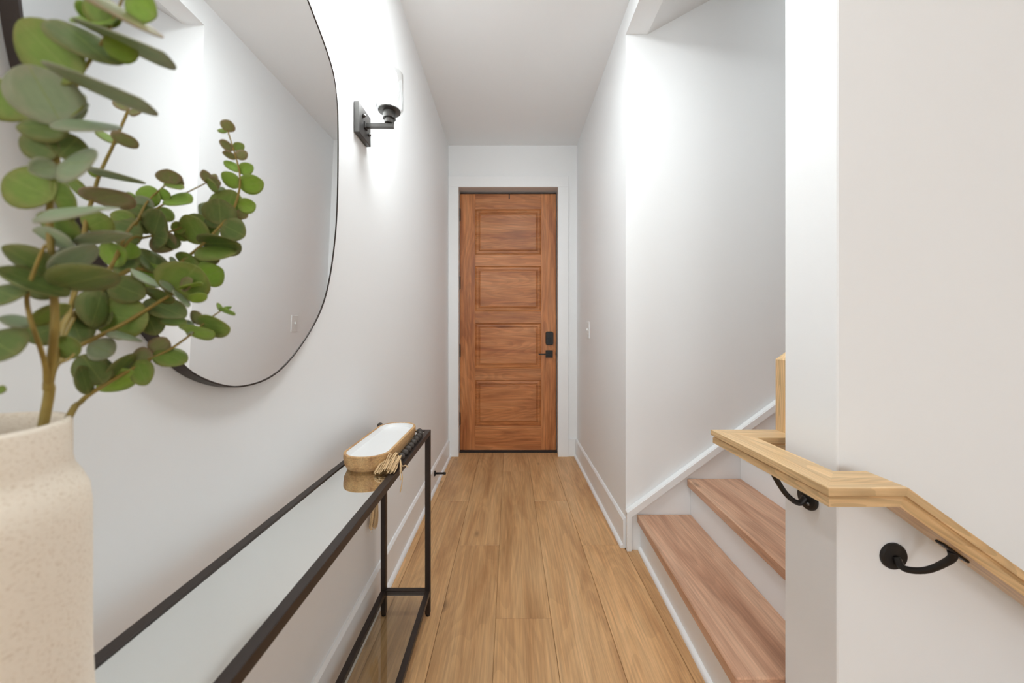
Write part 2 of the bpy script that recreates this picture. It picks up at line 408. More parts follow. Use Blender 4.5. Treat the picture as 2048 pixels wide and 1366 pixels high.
# baseboards with a small shoe moulding
def baseboard(name, prof_side, x, y0, y1, parent=None):
    s = prof_side
    poly = [(x, 0), (x + s * 0.014, 0), (x + s * 0.014, BB - 0.012), (x + s * 0.006, BB), (x, BB)]
    o = struct(prism(name, poly, 'Y', y0, y1, M['trim']))
    q = [(x + s * 0.014, 0)] + [(x + s * (0.014 + 0.016 * math.cos(a)), 0.018 * math.sin(a)) for a in [i * math.pi / 2 / 5 for i in range(6)]]
    prism('shoe_moulding', q, 'Y', y0, y1, M['trim'], o)
    return o
baseboard('baseboard_left', 1, XL, -0.8, YE - 0.02)
baseboard('baseboard_right', -1, XR, YS - 0.002, YE - 0.001)

# ------------------------------------------------------------------ door, jamb, casing
cas = struct(empty('trim_door', (0, YE, 0)))
CW, CT = 0.092, 0.02
boxes('casing_side', [(XL + 0.001, DX0 + 0.004, -CT, 0, 0, DZ - 0.004)], M['trim'], cas, bevel=0.0015)
boxes('casing_side', [(DX1 - 0.004, DX1 + CW, -CT, 0, 0, DZ - 0.004)], M['trim'], cas, bevel=0.0015)
boxes('casing_head', [(XL + 0.001, DX1 + CW, -CT, 0, DZ - 0.0035, DZ + 0.097)], M['trim'], cas, bevel=0.0015)
boxes('base_return', [(DX1 + CW + 0.001, XR - 0.015, -0.013, 0, 0, BB)], M['trim'], cas, bevel=0.001)
boxes('jamb', [(DX0 - 0.009, DX0 - 0.003, -0.001, 0.199, 0.0, DZ + 0.009)], M['jamb'], cas)
boxes('jamb', [(DX1 + 0.003, DX1 + 0.009, -0.001, 0.199, 0.0, DZ + 0.009)], M['jamb'], cas)
boxes('jamb_head', [(DX0 - 0.003, DX1 + 0.003, -0.001, 0.199, DZ + 0.003, DZ + 0.009)], M['jamb'], cas)
boxes('stop', [(DX0 - 0.003, DX0 + 0.02, 0.158, 0.198, 0.02, DZ + 0.003), (DX1 - 0.02, DX1 + 0.003, 0.158, 0.198, 0.02, DZ + 0.003), (DX0, DX1, 0.158, 0.198, DZ - 0.04, DZ + 0.003)], M['dark_gap'], cas)
boxes('threshold', [(DX0 - 0.002, DX1 + 0.002, 0.092, 0.198, 0.0, 0.016)], M['dark_gap'], cas)

YD = YE + 0.11        # room face of the door leaf
door = struct(empty('door_1', (0, YD, 0)), 'tall oak entry door with four raised panels and black hardware')
LX0, LX1, LZ0, LZ1, DT = -0.4775, 0.4395, 0.02, 2.467, 0.045
def dz(py): return EYE - (py - VPY) / FPX * YD
def dx(px): return (px - VPX) / FPX * YD
SX0, SX1 = dx(950.5), dx(1082)
boxes('stile', [(LX0, SX0, 0, DT, LZ0, LZ1)], M['door'], door, grain='Z', bevel=0.0015)
boxes('stile', [(SX1, LX1, 0, DT, LZ0, LZ1)], M['door'], door, grain='Z', bevel=0.0015)
pan = [(418.6, 509), (532.5, 623), (646.8, 737), (760.5, 852.5)]
edges = [LZ1] + [v for a, b_ in pan for v in (dz(a), dz(b_))] + [LZ0]
for k in range(5):
    boxes('rail', [(SX0, SX1, 0.0004, DT, edges[2 * k + 1], edges[2 * k])], M['door'], door, grain='X', bevel=0.0012)
for a, b_ in pan:
    z1, z0 = dz(a), dz(b_)
    # raised panel: flat margin, groove, raised field
    def ring(ins, y): return [(SX0 + ins, y, z0 + ins), (SX1 - ins, y, z0 + ins), (SX1 - ins, y, z1 - ins), (SX0 + ins, y, z1 - ins)]
    lv = [(0.0, DT), (0.0, 0.004), (0.006, 0.010), (0.012, 0.006), (0.030, 0.004), (0.034, 0.012), (0.038, 0.012), (0.044, 0.004), (0.052, 0.002)]
    V, Fc = [], []
    for ins, y in lv: V += ring(ins, y)
    for i in range(len(lv) - 1):
        for k in range(4): Fc.append((4 * i + k, 4 * i + (k + 1) % 4, 4 * i + 4 + (k + 1) % 4, 4 * i + 4 + k))
    n = 4 * (len(lv) - 1); Fc.append((n, n + 1, n + 2, n + 3)); Fc.append((3, 2, 1, 0))
    mesh_obj('panel', V, Fc, M['door'], door, grain='X')
for py in (430, 566, 701, 837):
    z = dz(py)
    h = mesh_obj('hinge', *join([boxvf((LX0 - 0.0022, LX0 + 0.0004, -0.001, 0.03, z - 0.057, z + 0.057)), tubevf([(LX0 - 0.001, -0.007, z - 0.057), (LX0 - 0.001, -0.007, z + 0.057)], 0.0075, 10)]), M['hardware'], door)
    mesh_obj('hinge_tip', *join([tubevf([(LX0 - 0.001, -0.007, z + 0.057), (LX0 - 0.001, -0.007, z + 0.063)], [0.006, 0.003], 10), tubevf([(LX0 - 0.001, -0.007, z - 0.057), (LX0 - 0.001, -0.007, z - 0.063)], [0.006, 0.003], 10)]), M['hardware'], h)
# keypad deadbolt
def rrect(cx, cz, w, h, r, n=6):
    out = []
    for sx, sz, a0 in ((1, 1, 0), (-1, 1, 90), (-1, -1, 180), (1, -1, 270)):
        for k in range(n + 1):
            a = math.radians(a0 + 90 * k / n); out.append((cx + sx * (w / 2 - r) + r * math.cos(a), cz + sz * (h / 2 - r) + r * math.sin(a)))
    return out
kx, kz = dx(1098.6), dz(676.5)
dbv = prism('deadbolt', rrect(kx, kz, 0.072, 0.128, 0.017), 'Y', -0.026, 0.0, M['hardware'], door, bevel=0.003)
mesh_obj('thumb_turn', *join([lathevf([(0, 0), (0.019, 0), (0.019, 0.006), (0, 0.006)], (kx, -0.026, kz - 0.018), 24, Vector((0, -1, 0))), boxvf((kx - 0.004, kx + 0.004, -0.046, -0.03, kz - 0.036, kz + 0.0))]), M['hardware'], dbv)
hx, hz = dx(1098.3), dz(707.8)
hd = boxes('door_handle', [(hx - 0.0345, hx + 0.0345, -0.012, 0, hz - 0.0345, hz + 0.0345)], M['hardware'], door, bevel=0.002)
mesh_obj('lever', *join([tubevf([(hx, -0.012, hz), (hx, -0.05, hz)], 0.011, 14), boxvf((hx - 0.105, hx + 0.012, -0.058, -0.044, hz - 0.006, hz + 0.006))]), M['hardware'], hd)
boxes('latch', [(LX1 + 0.0002, LX1 + 0.004, 0.004, 0.03, hz - 0.03, hz + 0.03), (LX1 - 0.003, LX1 + 0.003, -0.003, 0.004, hz - 0.014, hz + 0.014)], M['hardware'], door, bevel=0.0005)
mesh_obj('wreath_hook', *join([boxvf((dx(1017.6), dx(1019.6), -0.004, 0, dz(398), LZ1)), boxvf((dx(1017.6), dx(1019.6), -0.004, DT, LZ1, LZ1 + 0.003))]), M['hardware'], door)

# baseboard door stop
ds = thing(empty('door_stop', (XL + 0.014, 2.67, 0.112)), 'small black peg door stop screwed to the left baseboard', 'door stop')
mesh_obj('base_plate', *lathevf([(0, 0), (0.02, 0), (0.02, 0.004), (0.012, 0.009), (0, 0.009)], (0, 0, 0), 20, Vector((1, 0, 0))), M['hardware'], ds, smooth=True)
mesh_obj('peg', *tubevf([(0.008, 0, 0), (0.066, 0, 0)], 0.0075, 12), M['hardware'], ds, smooth=True)
mesh_obj('rubber_tip', *lathevf([(0, 0.064), (0.0095, 0.064), (0.0095, 0.078), (0.007, 0.083), (0, 0.083)], (0, 0, 0), 16, Vector((1, 0, 0))), M['iron'], ds, smooth=True)

# light switch on the right wall
sw = thing(empty('light_switch', (XR, 2.867, 1.166)), 'white single toggle light switch on the right hall wall near the door', 'switch')
boxes('cover_plate', [(-0.006, 0, -0.041, 0.041, -0.066, 0.066)], M['plastic'], sw, bevel=0.0025)
boxes('toggle', [(-0.017, -0.006, -0.005, 0.005, -0.004, 0.014)], M['plastic'], sw, bevel=0.0015)
for s in (-1, 1):
    mesh_obj('screw', *lathevf([(0, 0.0075), (0.0035, 0.007), (0.0035, 0.005), (0, 0.005)], (0, 0, s * 0.03), 10, Vector((-1, 0, 0))), M['plastic'], sw)

# ------------------------------------------------------------------ upper stairs
st = thing(empty('staircase', (0.675, YS, 0)), 'oak treaded staircase with white risers rising to the right', 'staircase')
SK, RUN, RISE = 0.043, 0.265, 0.1895
YA, YB = YN1 + 0.001, YS - 0.019
def sxx(x0, y): return x0 - SK * (YS - y)
for k in range(9):
    n0 = 0.675 + RUN * k; zt = RISE * (k + 1)
    def quad(name, xa, xb, z0, z1, mat, bev, g=None):
        V = []
        for z in (z0, z1):
            for x, y in ((xa, YA), (xb, YA), (xb, YB), (xa, YB)): V.append((sxx(x, y) - 0.675, y - YS, z))
        F_ = boxvf((0, 1, 0, 1, 0, 1))[1]
        return mesh_obj(name, V, F_, mat, st, grain=g, bevel=bev)
    quad('tread', n0, n0 + RUN + 0.02, zt - 0.042, zt, M['tread'], 0.004, 'Y')
    quad('riser', n0 + 0.019, n0 + 0.034, zt - RISE - (0.004 if k else 0), zt - 0.0425, M['trim'], 0)
# shoe moulding at the foot of the first riser
V = []
prof = [(0, 0)] + [(-0.016 * math.cos(a), 0.018 * math.sin(a)) for a in [i * math.pi / 2 / 5 for i in range(6)]]
for y in (YA, YB):
    for p in prof: V.append((sxx(0.694, y) + p[0] - 0.675, y - YS, p[1]))
n = len(prof)
mesh_obj('shoe_moulding', V, [tuple(range(n)), tuple(range(2 * n - 1, n - 1, -1))] + [(i, (i + 1) % n, n + (i + 1) % n, n + i) for i in range(n)], M['trim'], st)
sl = 0.735
X2 = 2.9
cap = lambda x: 0.2025 + sl * (x - XR)
skirt = [(XR + 0.002, 0), (XR + 0.002, cap(XR) - 0.03), (X2, cap(X2) - 0.03), (X2, cap(X2) - 0.6), (1.0, 0)]
prism('skirt_board', [(x - 0.675, z) for x, z in skirt], 'Y', -0.018, -0.0005, M['trim'], st)
t = 0.040
capp = [(XR - 0.004, cap(XR)), (X2, cap(X2)), (X2, cap(X2) - t), (XR + 0.022, cap(XR + 0.022) - t), (XR + 0.022, 0.0), (XR - 0.004, 0.0)]
prism('skirt_cap', [(x - 0.675, z) for x, z in capp], 'Y', -0.034, -0.0182, M['trim'], st, bevel=0.002)
capq = [(XR - 0.004, cap(XR)), (X2, cap(X2)), (X2, cap(X2) - 0.016), (XR - 0.004, cap(XR) - 0.016)]
prism('skirt_bead', [(x - 0.675, z + 0.004) for x, z in capq], 'Y', -0.030, -0.0005, M['trim'], st, bevel=0.002)

# ------------------------------------------------------------------ handrail wrapping the end of the partition wall
hr = thing(empty('handrail', (0.679, 0.93, 0.0)), 'light oak handrail wrapping around the end of the partition wall', 'handrail')
HO = Vector(hr.location)
ZR = 0.852
prof = [(-0.044, -0.001), (-0.043, 0.0), (0.043, 0.0), (0.044, -0.001), (0.044, -0.016), (0.040, -0.0175), (0.037, -0.021), (0.0395, -0.024), (0.0395, -0.040), (-0.0395, -0.040), (-0.0395, -0.024), (-0.037, -0.021), (-0.040, -0.0175), (-0.044, -0.016)]
XO, YF, YB_ = 0.679, 0.7675, 1.105
Z_ = Vector((0, 0, 1))
path = [Vector((2.6, YF, ZR - 0.72 * (2.6 - 0.795))), Vector((0.795, YF, ZR)), Vector((XO, YF, ZR)), Vector((XO, YB_, ZR)), Vector((0.8395, YB_, ZR))]
def rail_segments(path, name='rail_section'):
    n = len(path)
    D = [(path[i + 1] - path[i]).normalized() for i in range(n - 1)]
    for i in range(n - 1):
        d = D[i]; s = d.cross(Z_).normalized(); u = s.cross(d)
        ends = []
        for e in (0, 1):
            v = path[i + e]
            if e == 0: m_ = (D[i - 1] + d).normalized() if i > 0 else d
            else: m_ = (d + D[i + 1]).normalized() if i < n - 2 else d
            if i == 0 and e == 0: m_ = d
            ends.append([v + s * a + u * b2 + d * (-((s * a + u * b2).dot(m_)) / d.dot(m_)) - HO for a, b2 in prof])
        k = len(prof)
        V = ends[0] + ends[1]
        Fc = [tuple(range(k)), tuple(range(2 * k - 1, k - 1, -1))] + [(j, (j + 1) % k, k + (j + 1) % k, k + j) for j in range(k)]
        mesh_obj(name, V, Fc, M['rail'], hr, grain=lambda c, d=d, s=s, u=u: (c.dot(d), c.dot(s), c.dot(u)))
rail_segments(path)
# plumb riser on the stair side, then the rail climbing with the stairs
x0, x1 = 0.840, 0.878
zt = lambda x: 1.075 + 0.72 * (x - x0)
prism('rail_riser', [(x0 - HO.x, ZR - 0.040), (x1 - HO.x, ZR - 0.040), (x1 - HO.x, zt(x1)), (x0 - HO.x, zt(x0))], 'Y', YB_ - 0.044 - HO.y, YB_ + 0.044 - HO.y, M['rail'], hr, grain='Z', bevel=0.001)
rail_segments([Vector((x1 + 0.012, YB_, zt(x1 + 0.012))), Vector((3.3, YB_, zt(3.3)))])

def bracket(wp, out, plate_c, plate_dir):
    "wp: point on wall; out: wall normal; plate_c: point on underside of the rail"
    wp, out, pc = Vector(wp), Vector(out), Vector(plate_c)
    b = mesh_obj('bracket', *join([lathevf([(0, 0), (0.0306, 0), (0.0306, 0.0045), (0.028, 0.0075), (0.012, 0.009), (0, 0.009)], wp - HO, 40, out)]), M['iron'], hr)
    mid = wp + out * 0.05 - Z_ * 0.026
    pts = spline([wp + out * 0.008, wp + out * 0.026 - Z_ * 0.014, wp.lerp(pc, 0.5) + out * 0.012 - Z_ * (0.030 + 0.0), pc - Z_ * 0.022 - out * 0.004, pc - Z_ * 0.003], 6)
    nn = len(pts)
    mesh_obj('arm', *tubevf([p - HO for p in pts], [0.0085 - 0.002 * math.sin(math.pi * i / (nn - 1)) for i in range(nn)], 12), M['iron'], b, smooth=True)
    pd = Vector(plate_dir).normalized(); s = pd.cross(Z_).normalized(); u = s.cross(pd)
    V = []
    for h in (-0.005, 0.0):
        for a, w in ((-0.033, -0.009), (0.033, -0.009), (0.033, 0.009), (-0.033, 0.009)): V.append(pc - HO + pd * a + s * w + u * h)
    mesh_obj('saddle', V, boxvf((0, 1, 0, 1, 0, 1))[1], M['iron'], b, bevel=0.0015)
    sp = wp + out * 0.0085 + (Vector((0.008, 0, -0.005)) if abs(out.y) > 0.5 else Vector((0, -0.01, -0.012)))
    mesh_obj('screw', *lathevf([(0, 0.004), (0.003, 0.004), (0.0042, 0.002), (0.0042, 0), (0, 0)], sp - HO, 12, out), M['steel'], b)
pcx = 0.936
bracket((0.899, YN0, 0.637), (0, -1, 0), (pcx, YF, ZR - 0.72 * (pcx - 0.795) - 0.040 / math.cos(math.atan(0.72))), (1, 0, -0.72))
bracket((XN, 0.936, 0.735), (-1, 0, 0), (XO, 0.936, ZR - 0.0402), (0, 1, 0))

# ------------------------------------------------------------------ mirror on the left wall (hung leaning slightly forward)
MX = lambda z: -(0.545 - 0.022 * (z - 1.05))
def on_mirror(px, py):
    z = 1.5
    for _ in range(20):
        D = MX(z) * FPX / (px - VPX); z = EYE - (py - VPY) / FPX * D
    return Vector((D, z))
mp_ = [(481.5, 775.8), (527, 765.6), (563, 743), (597, 702), (631, 650), (650.6, 604.5), (663, 550), (673, 470), (677, 400), (678, 263), (676.7, 199), (670.8, 152), (657.6, 108), (638.6, 55.6), (617, 0)]
mo = [on_mirror(*p) for p in mp_] + [Vector((0.88, 2.055)), Vector((0.80, 2.075)), Vector((0.70, 2.07)), Vector((0.60, 2.03)), Vector((0.50, 1.94)), Vector((0.43, 1.81)), Vector((0.395, 1.67)), Vector((0.39, 1.56))]
mo += [on_mirror(*p) for p in [(47, 135), (157, 440), (203, 530), (356.7, 730), (390.8, 750.8), (424.8, 767.8), (458.8, 774.6)]]
outl = spline([Vector((p.x, p.y, 0)) for p in mo], 6, closed=True)
for _ in range(25):
    outl = [outl[i] * 0.5 + (outl[i - 1] + outl[(i + 1) % len(outl)]) * 0.25 for i in range(len(outl))]
MC = Vector((sum(p.x for p in outl) / len(outl), sum(p.y for p in outl) / len(outl), 0))
mr_ = thing(empty('wall_mirror', (XL, MC.x, 1.05)), 'large rounded mirror with thin black frame on the left wall', 'mirror')
mr_o = Vector(mr_.location)
def moff(d): # outline shifted inwards by d
    out = []; n = len(outl)
    for i in range(n):
        t_ = (outl[(i + 1) % n] - outl[i - 1]).normalized(); nn = Vector((-t_.y, t_.x, 0))
        out.append(outl[i] + nn * d)
    return out
def mput(p, back): return Vector((MX(p.y) - back, p.x, p.y)) - mr_o
n = len(outl)
rings_ = [(0.0, 0.0), (0.003, 0.0), (0.003, 0.004), (0.003, 0.022), (0.0, 0.022)]
V, Fc = [], []
for d, bk in rings_: V += [mput(p, bk) for p in moff(d)]
R_ = len(rings_)
for r in range(R_):
    for k in range(n): Fc.append((r * n + k, r * n + (k + 1) % n, ((r + 1) % R_) * n + (k + 1) % n, ((r + 1) % R_) * n + k))
mesh_obj('frame', V, Fc, M['bronze'], mr_)
V = [mput(p, 0.0015) for p in moff(0.0028)] + [mput(p, 0.007) for p in moff(0.0028)]
Fc = [tuple(range(n)), tuple(range(2 * n - 1, n - 1, -1))] + [(k, (k + 1) % n, n + (k + 1) % n, n + k) for k in range(n)]
mesh_obj('mirror_glass', V, Fc, M['mirror'], mr_)

# ------------------------------------------------------------------ sconces either side of the mirror
def sconce(y, label):
    o = thing(empty('wall_sconce', (XL, y, 1.945)), label, 'wall lamp', 'sconces flanking the mirror')
    boxes('back_plate', [(0.0005, 0.02, -0.057, 0.057, -0.057, 0.057)], M['graphite'], o, bevel=0.002)
    for dy, dz_ in ((-0.022, 0.022), (0.03, -0.022)):
        mesh_obj('cap_nut', *lathevf([(0, 0.011), (0.004, 0.010), (0.0065, 0.005), (0.0065, 0), (0, 0)], (0.02, dy, dz_), 14, Vector((1, 0, 0))), M['graphite'], o, smooth=True)
    cx = 0.111
    a = boxes('arm', [(0.024, cx + 0.016, -0.008, 0.008, -0.012, 0.004)], M['graphite'], o, bevel=0.001)
    boxes('arm_collar', [(0.0195, 0.026, -0.012, 0.012, -0.016, 0.008)], M['graphite'], a, bevel=0.001)
    s = mesh_obj('socket', *lathevf([(0, 0.004), (0.0165, 0.004), (0.0175, 0.006), (0.0175, 0.022), (0.0235, 0.022), (0.0235, 0.052), (0, 0.052)], (cx, 0, 0), 32), M['graphite'], o)
    mesh_obj('shade_holder', *lathevf([(0.0, 0.044), (0.041, 0.050), (0.042, 0.053), (0.041, 0.055), (0.0, 0.055)], (cx, 0, 0), 40), M['graphite'], s)
    g = mesh_obj('glass_shade', *lathevf([(0.0, 0.0555), (0.040, 0.0555), (0.047, 0.0565), (0.051, 0.062), (0.051, 0.192), (0.0495, 0.1935), (0.048, 0.192), (0.048, 0.064), (0.044, 0.0595), (0.0, 0.0585)], (cx, 0, 0), 48), M['glass'], o, smooth=True)
    b = mesh_obj('bulb', *lathevf([(0.013, 0.0), (0.016, 0.012), (0.026, 0.034), (0.030, 0.052), (0.028, 0.068), (0.020, 0.080), (0.008, 0.086), (0, 0.087)], (cx, 0, 0.076), 28), M['bulb'], o, smooth=True)
    mesh_obj('bulb_base', *lathevf([(0.0, 0.059), (0.0135, 0.059), (0.0135, 0.0765), (0.0, 0.0765)], (cx, 0, 0), 20), M['plastic'], b)
    return o
sconce(1.377, 'lit wall sconce with clear glass cylinder to the right of the mirror')
sconce(0.17, 'lit wall sconce with clear glass cylinder beyond the left side of the mirror')

# added fill lights, out of view, shaped as round ceiling fixtures
def flush(loc, label, mat, r=0.2):
    cl = thing(empty('fill_light', loc), label, 'fill light')
    mesh_obj('rim', *lathevf([(0.0, -0.001), (r, -0.001), (r, -0.03), (r - 0.015, -0.035), (r - 0.02, -0.03), (0.0, -0.028)], (0, 0, 0), 40), M['trim'], cl)
    mesh_obj('fill_diffuser', *lathevf([(r - 0.022, -0.0305), (r - 0.04, -0.045), (r / 2, -0.055), (0.0, -0.058)], (0, 0, 0), 40), mat, cl, smooth=True)
    return cl
flush((-0.1, -2.2, ZC), 'added unseen fill light, a round ceiling disc over the foyer opposite the entry door', M['foyer_fill'])
flush((0.14, 1.26, ZC), 'added unseen fill light, a round ceiling disc over the hall beside the stairs', M['hall_fill'], 0.24)
flush((-0.1, -0.3, ZC), 'added unseen fill light, a round ceiling disc over the near end of the hall', M['near_fill'], 0.24)
sl_ = flush((1.9, (YN1 + YS) / 2, 2.75 + 0.55 * (1.9 - XR - 0.115)), 'added unseen fill light, a round disc on the sloping ceiling over the stairs', M['stair_fill'], 0.16)
sl_.rotation_euler = (0, -math.atan(0.55), 0)

# ------------------------------------------------------------------ console table
TX0, TX1, TY0, TY1, TZ = -0.526, -0.326, 0.10, 1.496, 0.757
tb = thing(empty('console_table', (0, 0, 0)), 'narrow dark metal console table with mirrored top against the left wall', 'table')
w = 0.020
top = boxes('top_frame', [(TX0, TX0 + w, TY0, TY1, TZ - w, TZ), (TX1 - w, TX1, TY0, TY1, TZ - w, TZ), (TX0 + w, TX1 - w, TY0, TY0 + w, TZ - w, TZ), (TX0 + w, TX1 - w, TY1 - w, TY1, TZ - w, TZ)], M['bronze'], tb, bevel=0.001)
boxes('mirrored_top', [(TX0 + w, TX1 - w, TY0 + w, TY1 - w, TZ - 0.008, TZ - 0.003)], M['tabletop'], top)
for x in (TX0, TX1 - w):
    for y in (TY0, TY1 - w):
        lg = boxes('leg', [(x, x + w, y, y + w, 0.008, TZ - w)], M['bronze'], tb, bevel=0.001)
        mesh_obj('foot', *lathevf([(0, 0.0), (0.009, 0.0), (0.009, 0.008), (0, 0.008)], (x + w / 2, y + w / 2, 0), 16), M['hardware'], lg)
SZ = 0.106
sh = boxes('shelf_frame', [(TX0, TX0 + w, TY0 + w, TY1 - w, SZ - w, SZ), (TX1 - w, TX1, TY0 + w, TY1 - w, SZ - w, SZ), (TX0 + w, TX1 - w, TY0, TY0 + w, SZ - w, SZ), (TX0 + w, TX1 - w, TY1 - w, TY1, SZ - w, SZ)], M['bronze'], tb, bevel=0.001)
boxes('glass_shelf', [(TX0 + w, TX1 - w, TY0 + w, TY1 - w, SZ - 0.008, SZ - 0.002)], M['shelf_glass'], sh)

# ------------------------------------------------------------------ tray
def stadium(cx, cy, w, l, r, n=10):
    out = []
    for sx, sy, a0 in ((1, 1, 0), (-1, 1, 90), (-1, -1, 180), (1, -1, 270)):
        for k in range(n + 1):
            a = math.radians(a0 + 90 * k / n); out.append((cx + sx * (w / 2 - r) + r * math.cos(a), cy + sy * (l / 2 - r) + r * math.sin(a)))
    return out
TT = TZ - 0.003
tr = thing(empty('serving_tray', (-0.4275, 1.232, TT)), 'oblong wooden tray with white enamel inside on the console table', 'tray')
def loft(name, levels, mat, parent, capb=True, capt=True, grain=None, smooth=False):
    V, Fc = [], []; n = None
    for (w_, l_, r_, z_) in levels:
        ring_ = stadium(0, 0, w_, l_, r_); n = len(ring_); V += [(x, y, z_) for x, y in ring_]
    for i in range(len(levels) - 1):
        for k in range(n): Fc.append((i * n + k, i * n + (k + 1) % n, (i + 1) * n + (k + 1) % n, (i + 1) * n + k))
    if capb: Fc.append(tuple(range(n - 1, -1, -1)))
    if capt: Fc.append(tuple(range((len(levels) - 1) * n, len(levels) * n)))
    return mesh_obj(name, V, Fc, mat, parent, grain=grain, smooth=smooth)
TH = 0.050
loft('body', [(0.105, 0.365, 0.048, 0.0), (0.122, 0.382, 0.056, 0.006), (0.136, 0.396, 0.063, 0.020), (0.140, 0.400, 0.065, 0.036), (0.140, 0.400, 0.065, TH - 0.002), (0.138, 0.398, 0.064, TH), (0.124, 0.384, 0.057, TH), (0.123, 0.383, 0.0565, TH - 0.003), (0.112, 0.370, 0.052, TH - 0.016)], M['tray'], tr, grain='Y')
loft('enamel_inlay', [(0.1235, 0.3835, 0.0568, TH - 0.0012), (0.1205, 0.380, 0.055, TH - 0.0012), (0.117, 0.376, 0.0535, TH - 0.006), (0.106, 0.364, 0.049, TH - 0.0135)], M['enamel'], tr, capb=False)

# ------------------------------------------------------------------ bead garland with jute tassels
gd = thing(empty('bead_garland', (-0.35, 1.15, TT)), 'charcoal wooden bead garland with jute tassels lying around the tray', 'garland')
GO = Vector(gd.location)
BR = 0.0118
zb = TT + BR
route = spline([(-0.3455, 1.115, zb), (-0.3445, 1.20, zb), (-0.3445, 1.30, zb), (-0.346, 1.38, zb), (-0.357, 1.435, zb), (-0.40, 1.455, zb), (-0.46, 1.458, zb + 0.003), (-0.487, 1.459, 0.776), (-0.504, 1.461, 0.785), (-0.523, 1.464, 0.782), (-0.542, 1.47, 0.76), (-0.547, 1.473, TZ - 0.03), (-0.547, 1.474, TZ - 0.12), (-0.547, 1.474, 0.47)], 24)
# beads at equal spacing
acc, last, beads = 0.0, route[0], [route[0]]
for p in route[1:]:
    acc += (p - last).length; last = p
    if acc >= 0.034: beads.append(p); acc = 0.0
sph = lathevf([(BR * math.sin(math.pi * i / 10), -BR * math.cos(math.pi * i / 10)) for i in range(11)], (0, 0, 0), 16)
bead_me = None
for p in beads:
    if bead_me is None:
        o = mesh_obj('bead', *sph, M['bead'], gd, smooth=True); bead_me = o.data
    else:
        o = bpy.data.objects.new('bead', bead_me); col.objects.link(o); o.parent = gd
    o.location = p - GO; o.rotation_euler = (random.random() * 3, random.random() * 3, 0)
mesh_obj('cord', *tubevf([p - GO for p in route[::4]], 0.0015, 6), M['jute'], gd)
# tassel lying over the front rail
rnd = random.Random(3)
lst = []
t0 = Vector((-0.346, 1.108, zb + 0.002))
for i in range(70):
    sx_ = rnd.uniform(-1, 1); h = rnd.random()
    L_ = rnd.uniform(0.062, 0.085)
    endp = t0 + Vector((sx_ * 0.030 - 0.012, -L_, -0.008 + 0.016 * h * (1 - sx_ * sx_)))
    endp.z = max(endp.z, TZ + 0.003)
    st_ = t0 + Vector((sx_ * 0.006, 0, (h - 0.5) * 0.010))
    mid1 = st_.lerp(endp, 0.35) + Vector((sx_ * 0.010, 0, 0.010 + 0.014 * h)); mid2 = st_.lerp(endp, 0.75) + Vector((sx_ * 0.006, 0, 0.008 * h + 0.004))
    mid1 += Vector((rnd.uniform(-1, 1), rnd.uniform(-1, 1), rnd.uniform(-1, 1))) * 0.006
    lst.append(tubevf(spline([st_, mid1, mid2, endp], 4), 0.0015, 5))
for e in [(-0.318, 1.060, 0.762, -0.312, 1.052, 0.735, -0.316, 1.045, 0.70), (-0.320, 1.075, 0.765, -0.308, 1.07, 0.768, -0.300, 1.066, 0.764), (-0.319, 1.055, 0.763, -0.316, 1.045, 0.75, -0.313, 1.04, 0.737)]:
    pts = [t0, Vector((-0.330, 1.085, 0.785))] + [Vector(e[i:i + 3]) for i in (0, 3, 6)]
    lst.append(tubevf(spline(pts, 5), 0.0016, 6))
o = mesh_obj('tassel', *join([(([p - GO for p in v]), f) for v, f in lst]), M['jute'], gd, smooth=True); o['label'] = 'splayed jute tassel lying over the front edge of the table'
# tassel hanging behind the table
hz0 = beads[-1].z - BR
t0 = Vector((-0.547, 1.474, hz0 + 0.003)); lst = []
for i in range(50):
    a = rnd.uniform(0, 6.283); r = math.sqrt(rnd.random())
    e_ = t0 + Vector((r * math.cos(a) * 0.013, r * math.sin(a) * 0.034 - 0.018, -rnd.uniform(0.100, 0.116)))
    m1 = t0 + Vector((r * math.cos(a) * 0.010, r * math.sin(a) * 0.013, -0.02)); m2 = m1.lerp(e_, 0.55) + Vector((rnd.uniform(-1, 1), rnd.uniform(-1, 1), 0)) * 0.004
    lst.append(tubevf(spline([t0 + Vector((r * math.cos(a) * 0.005, r * math.sin(a) * 0.005, 0)), m1, m2, e_], 3), 0.0014, 5))
o = mesh_obj('tassel', *join([(([p - GO for p in v]), f) for v, f in lst]), M['jute'], gd, smooth=True); o['label'] = 'jute tassel hanging down between table and wall'

# ------------------------------------------------------------------ vase
VC = Vector((-0.433, 0.269, TZ + 0.0003))
va = thing(empty('vase', VC), 'cream speckled ceramic vase on the near end of the console table', 'vase')
VH = 0.334
prof_v = [(0.0, 0.0), (0.080, 0.0), (0.092, 0.004), (0.0965, 0.018), (0.0945, 0.035), (0.088, 0.058), (0.083, 0.085), (0.0815, 0.13), (0.0815, 0.20), (0.0815, 0.255), (0.080, 0.272), (0.0755, 0.284), (0.0715, 0.292), (0.070, 0.300), (0.070, VH - 0.004), (0.0685, VH), (0.0660, VH), (0.0645, VH - 0.004), (0.0645, 0.295), (0.072, 0.28), (0.075, 0.25), (0.075, 0.03), (0.0, 0.02)]
mesh_obj('body', *lathevf(prof_v, (0, 0, 0), 72), M['ceramic'], va, smooth=True)

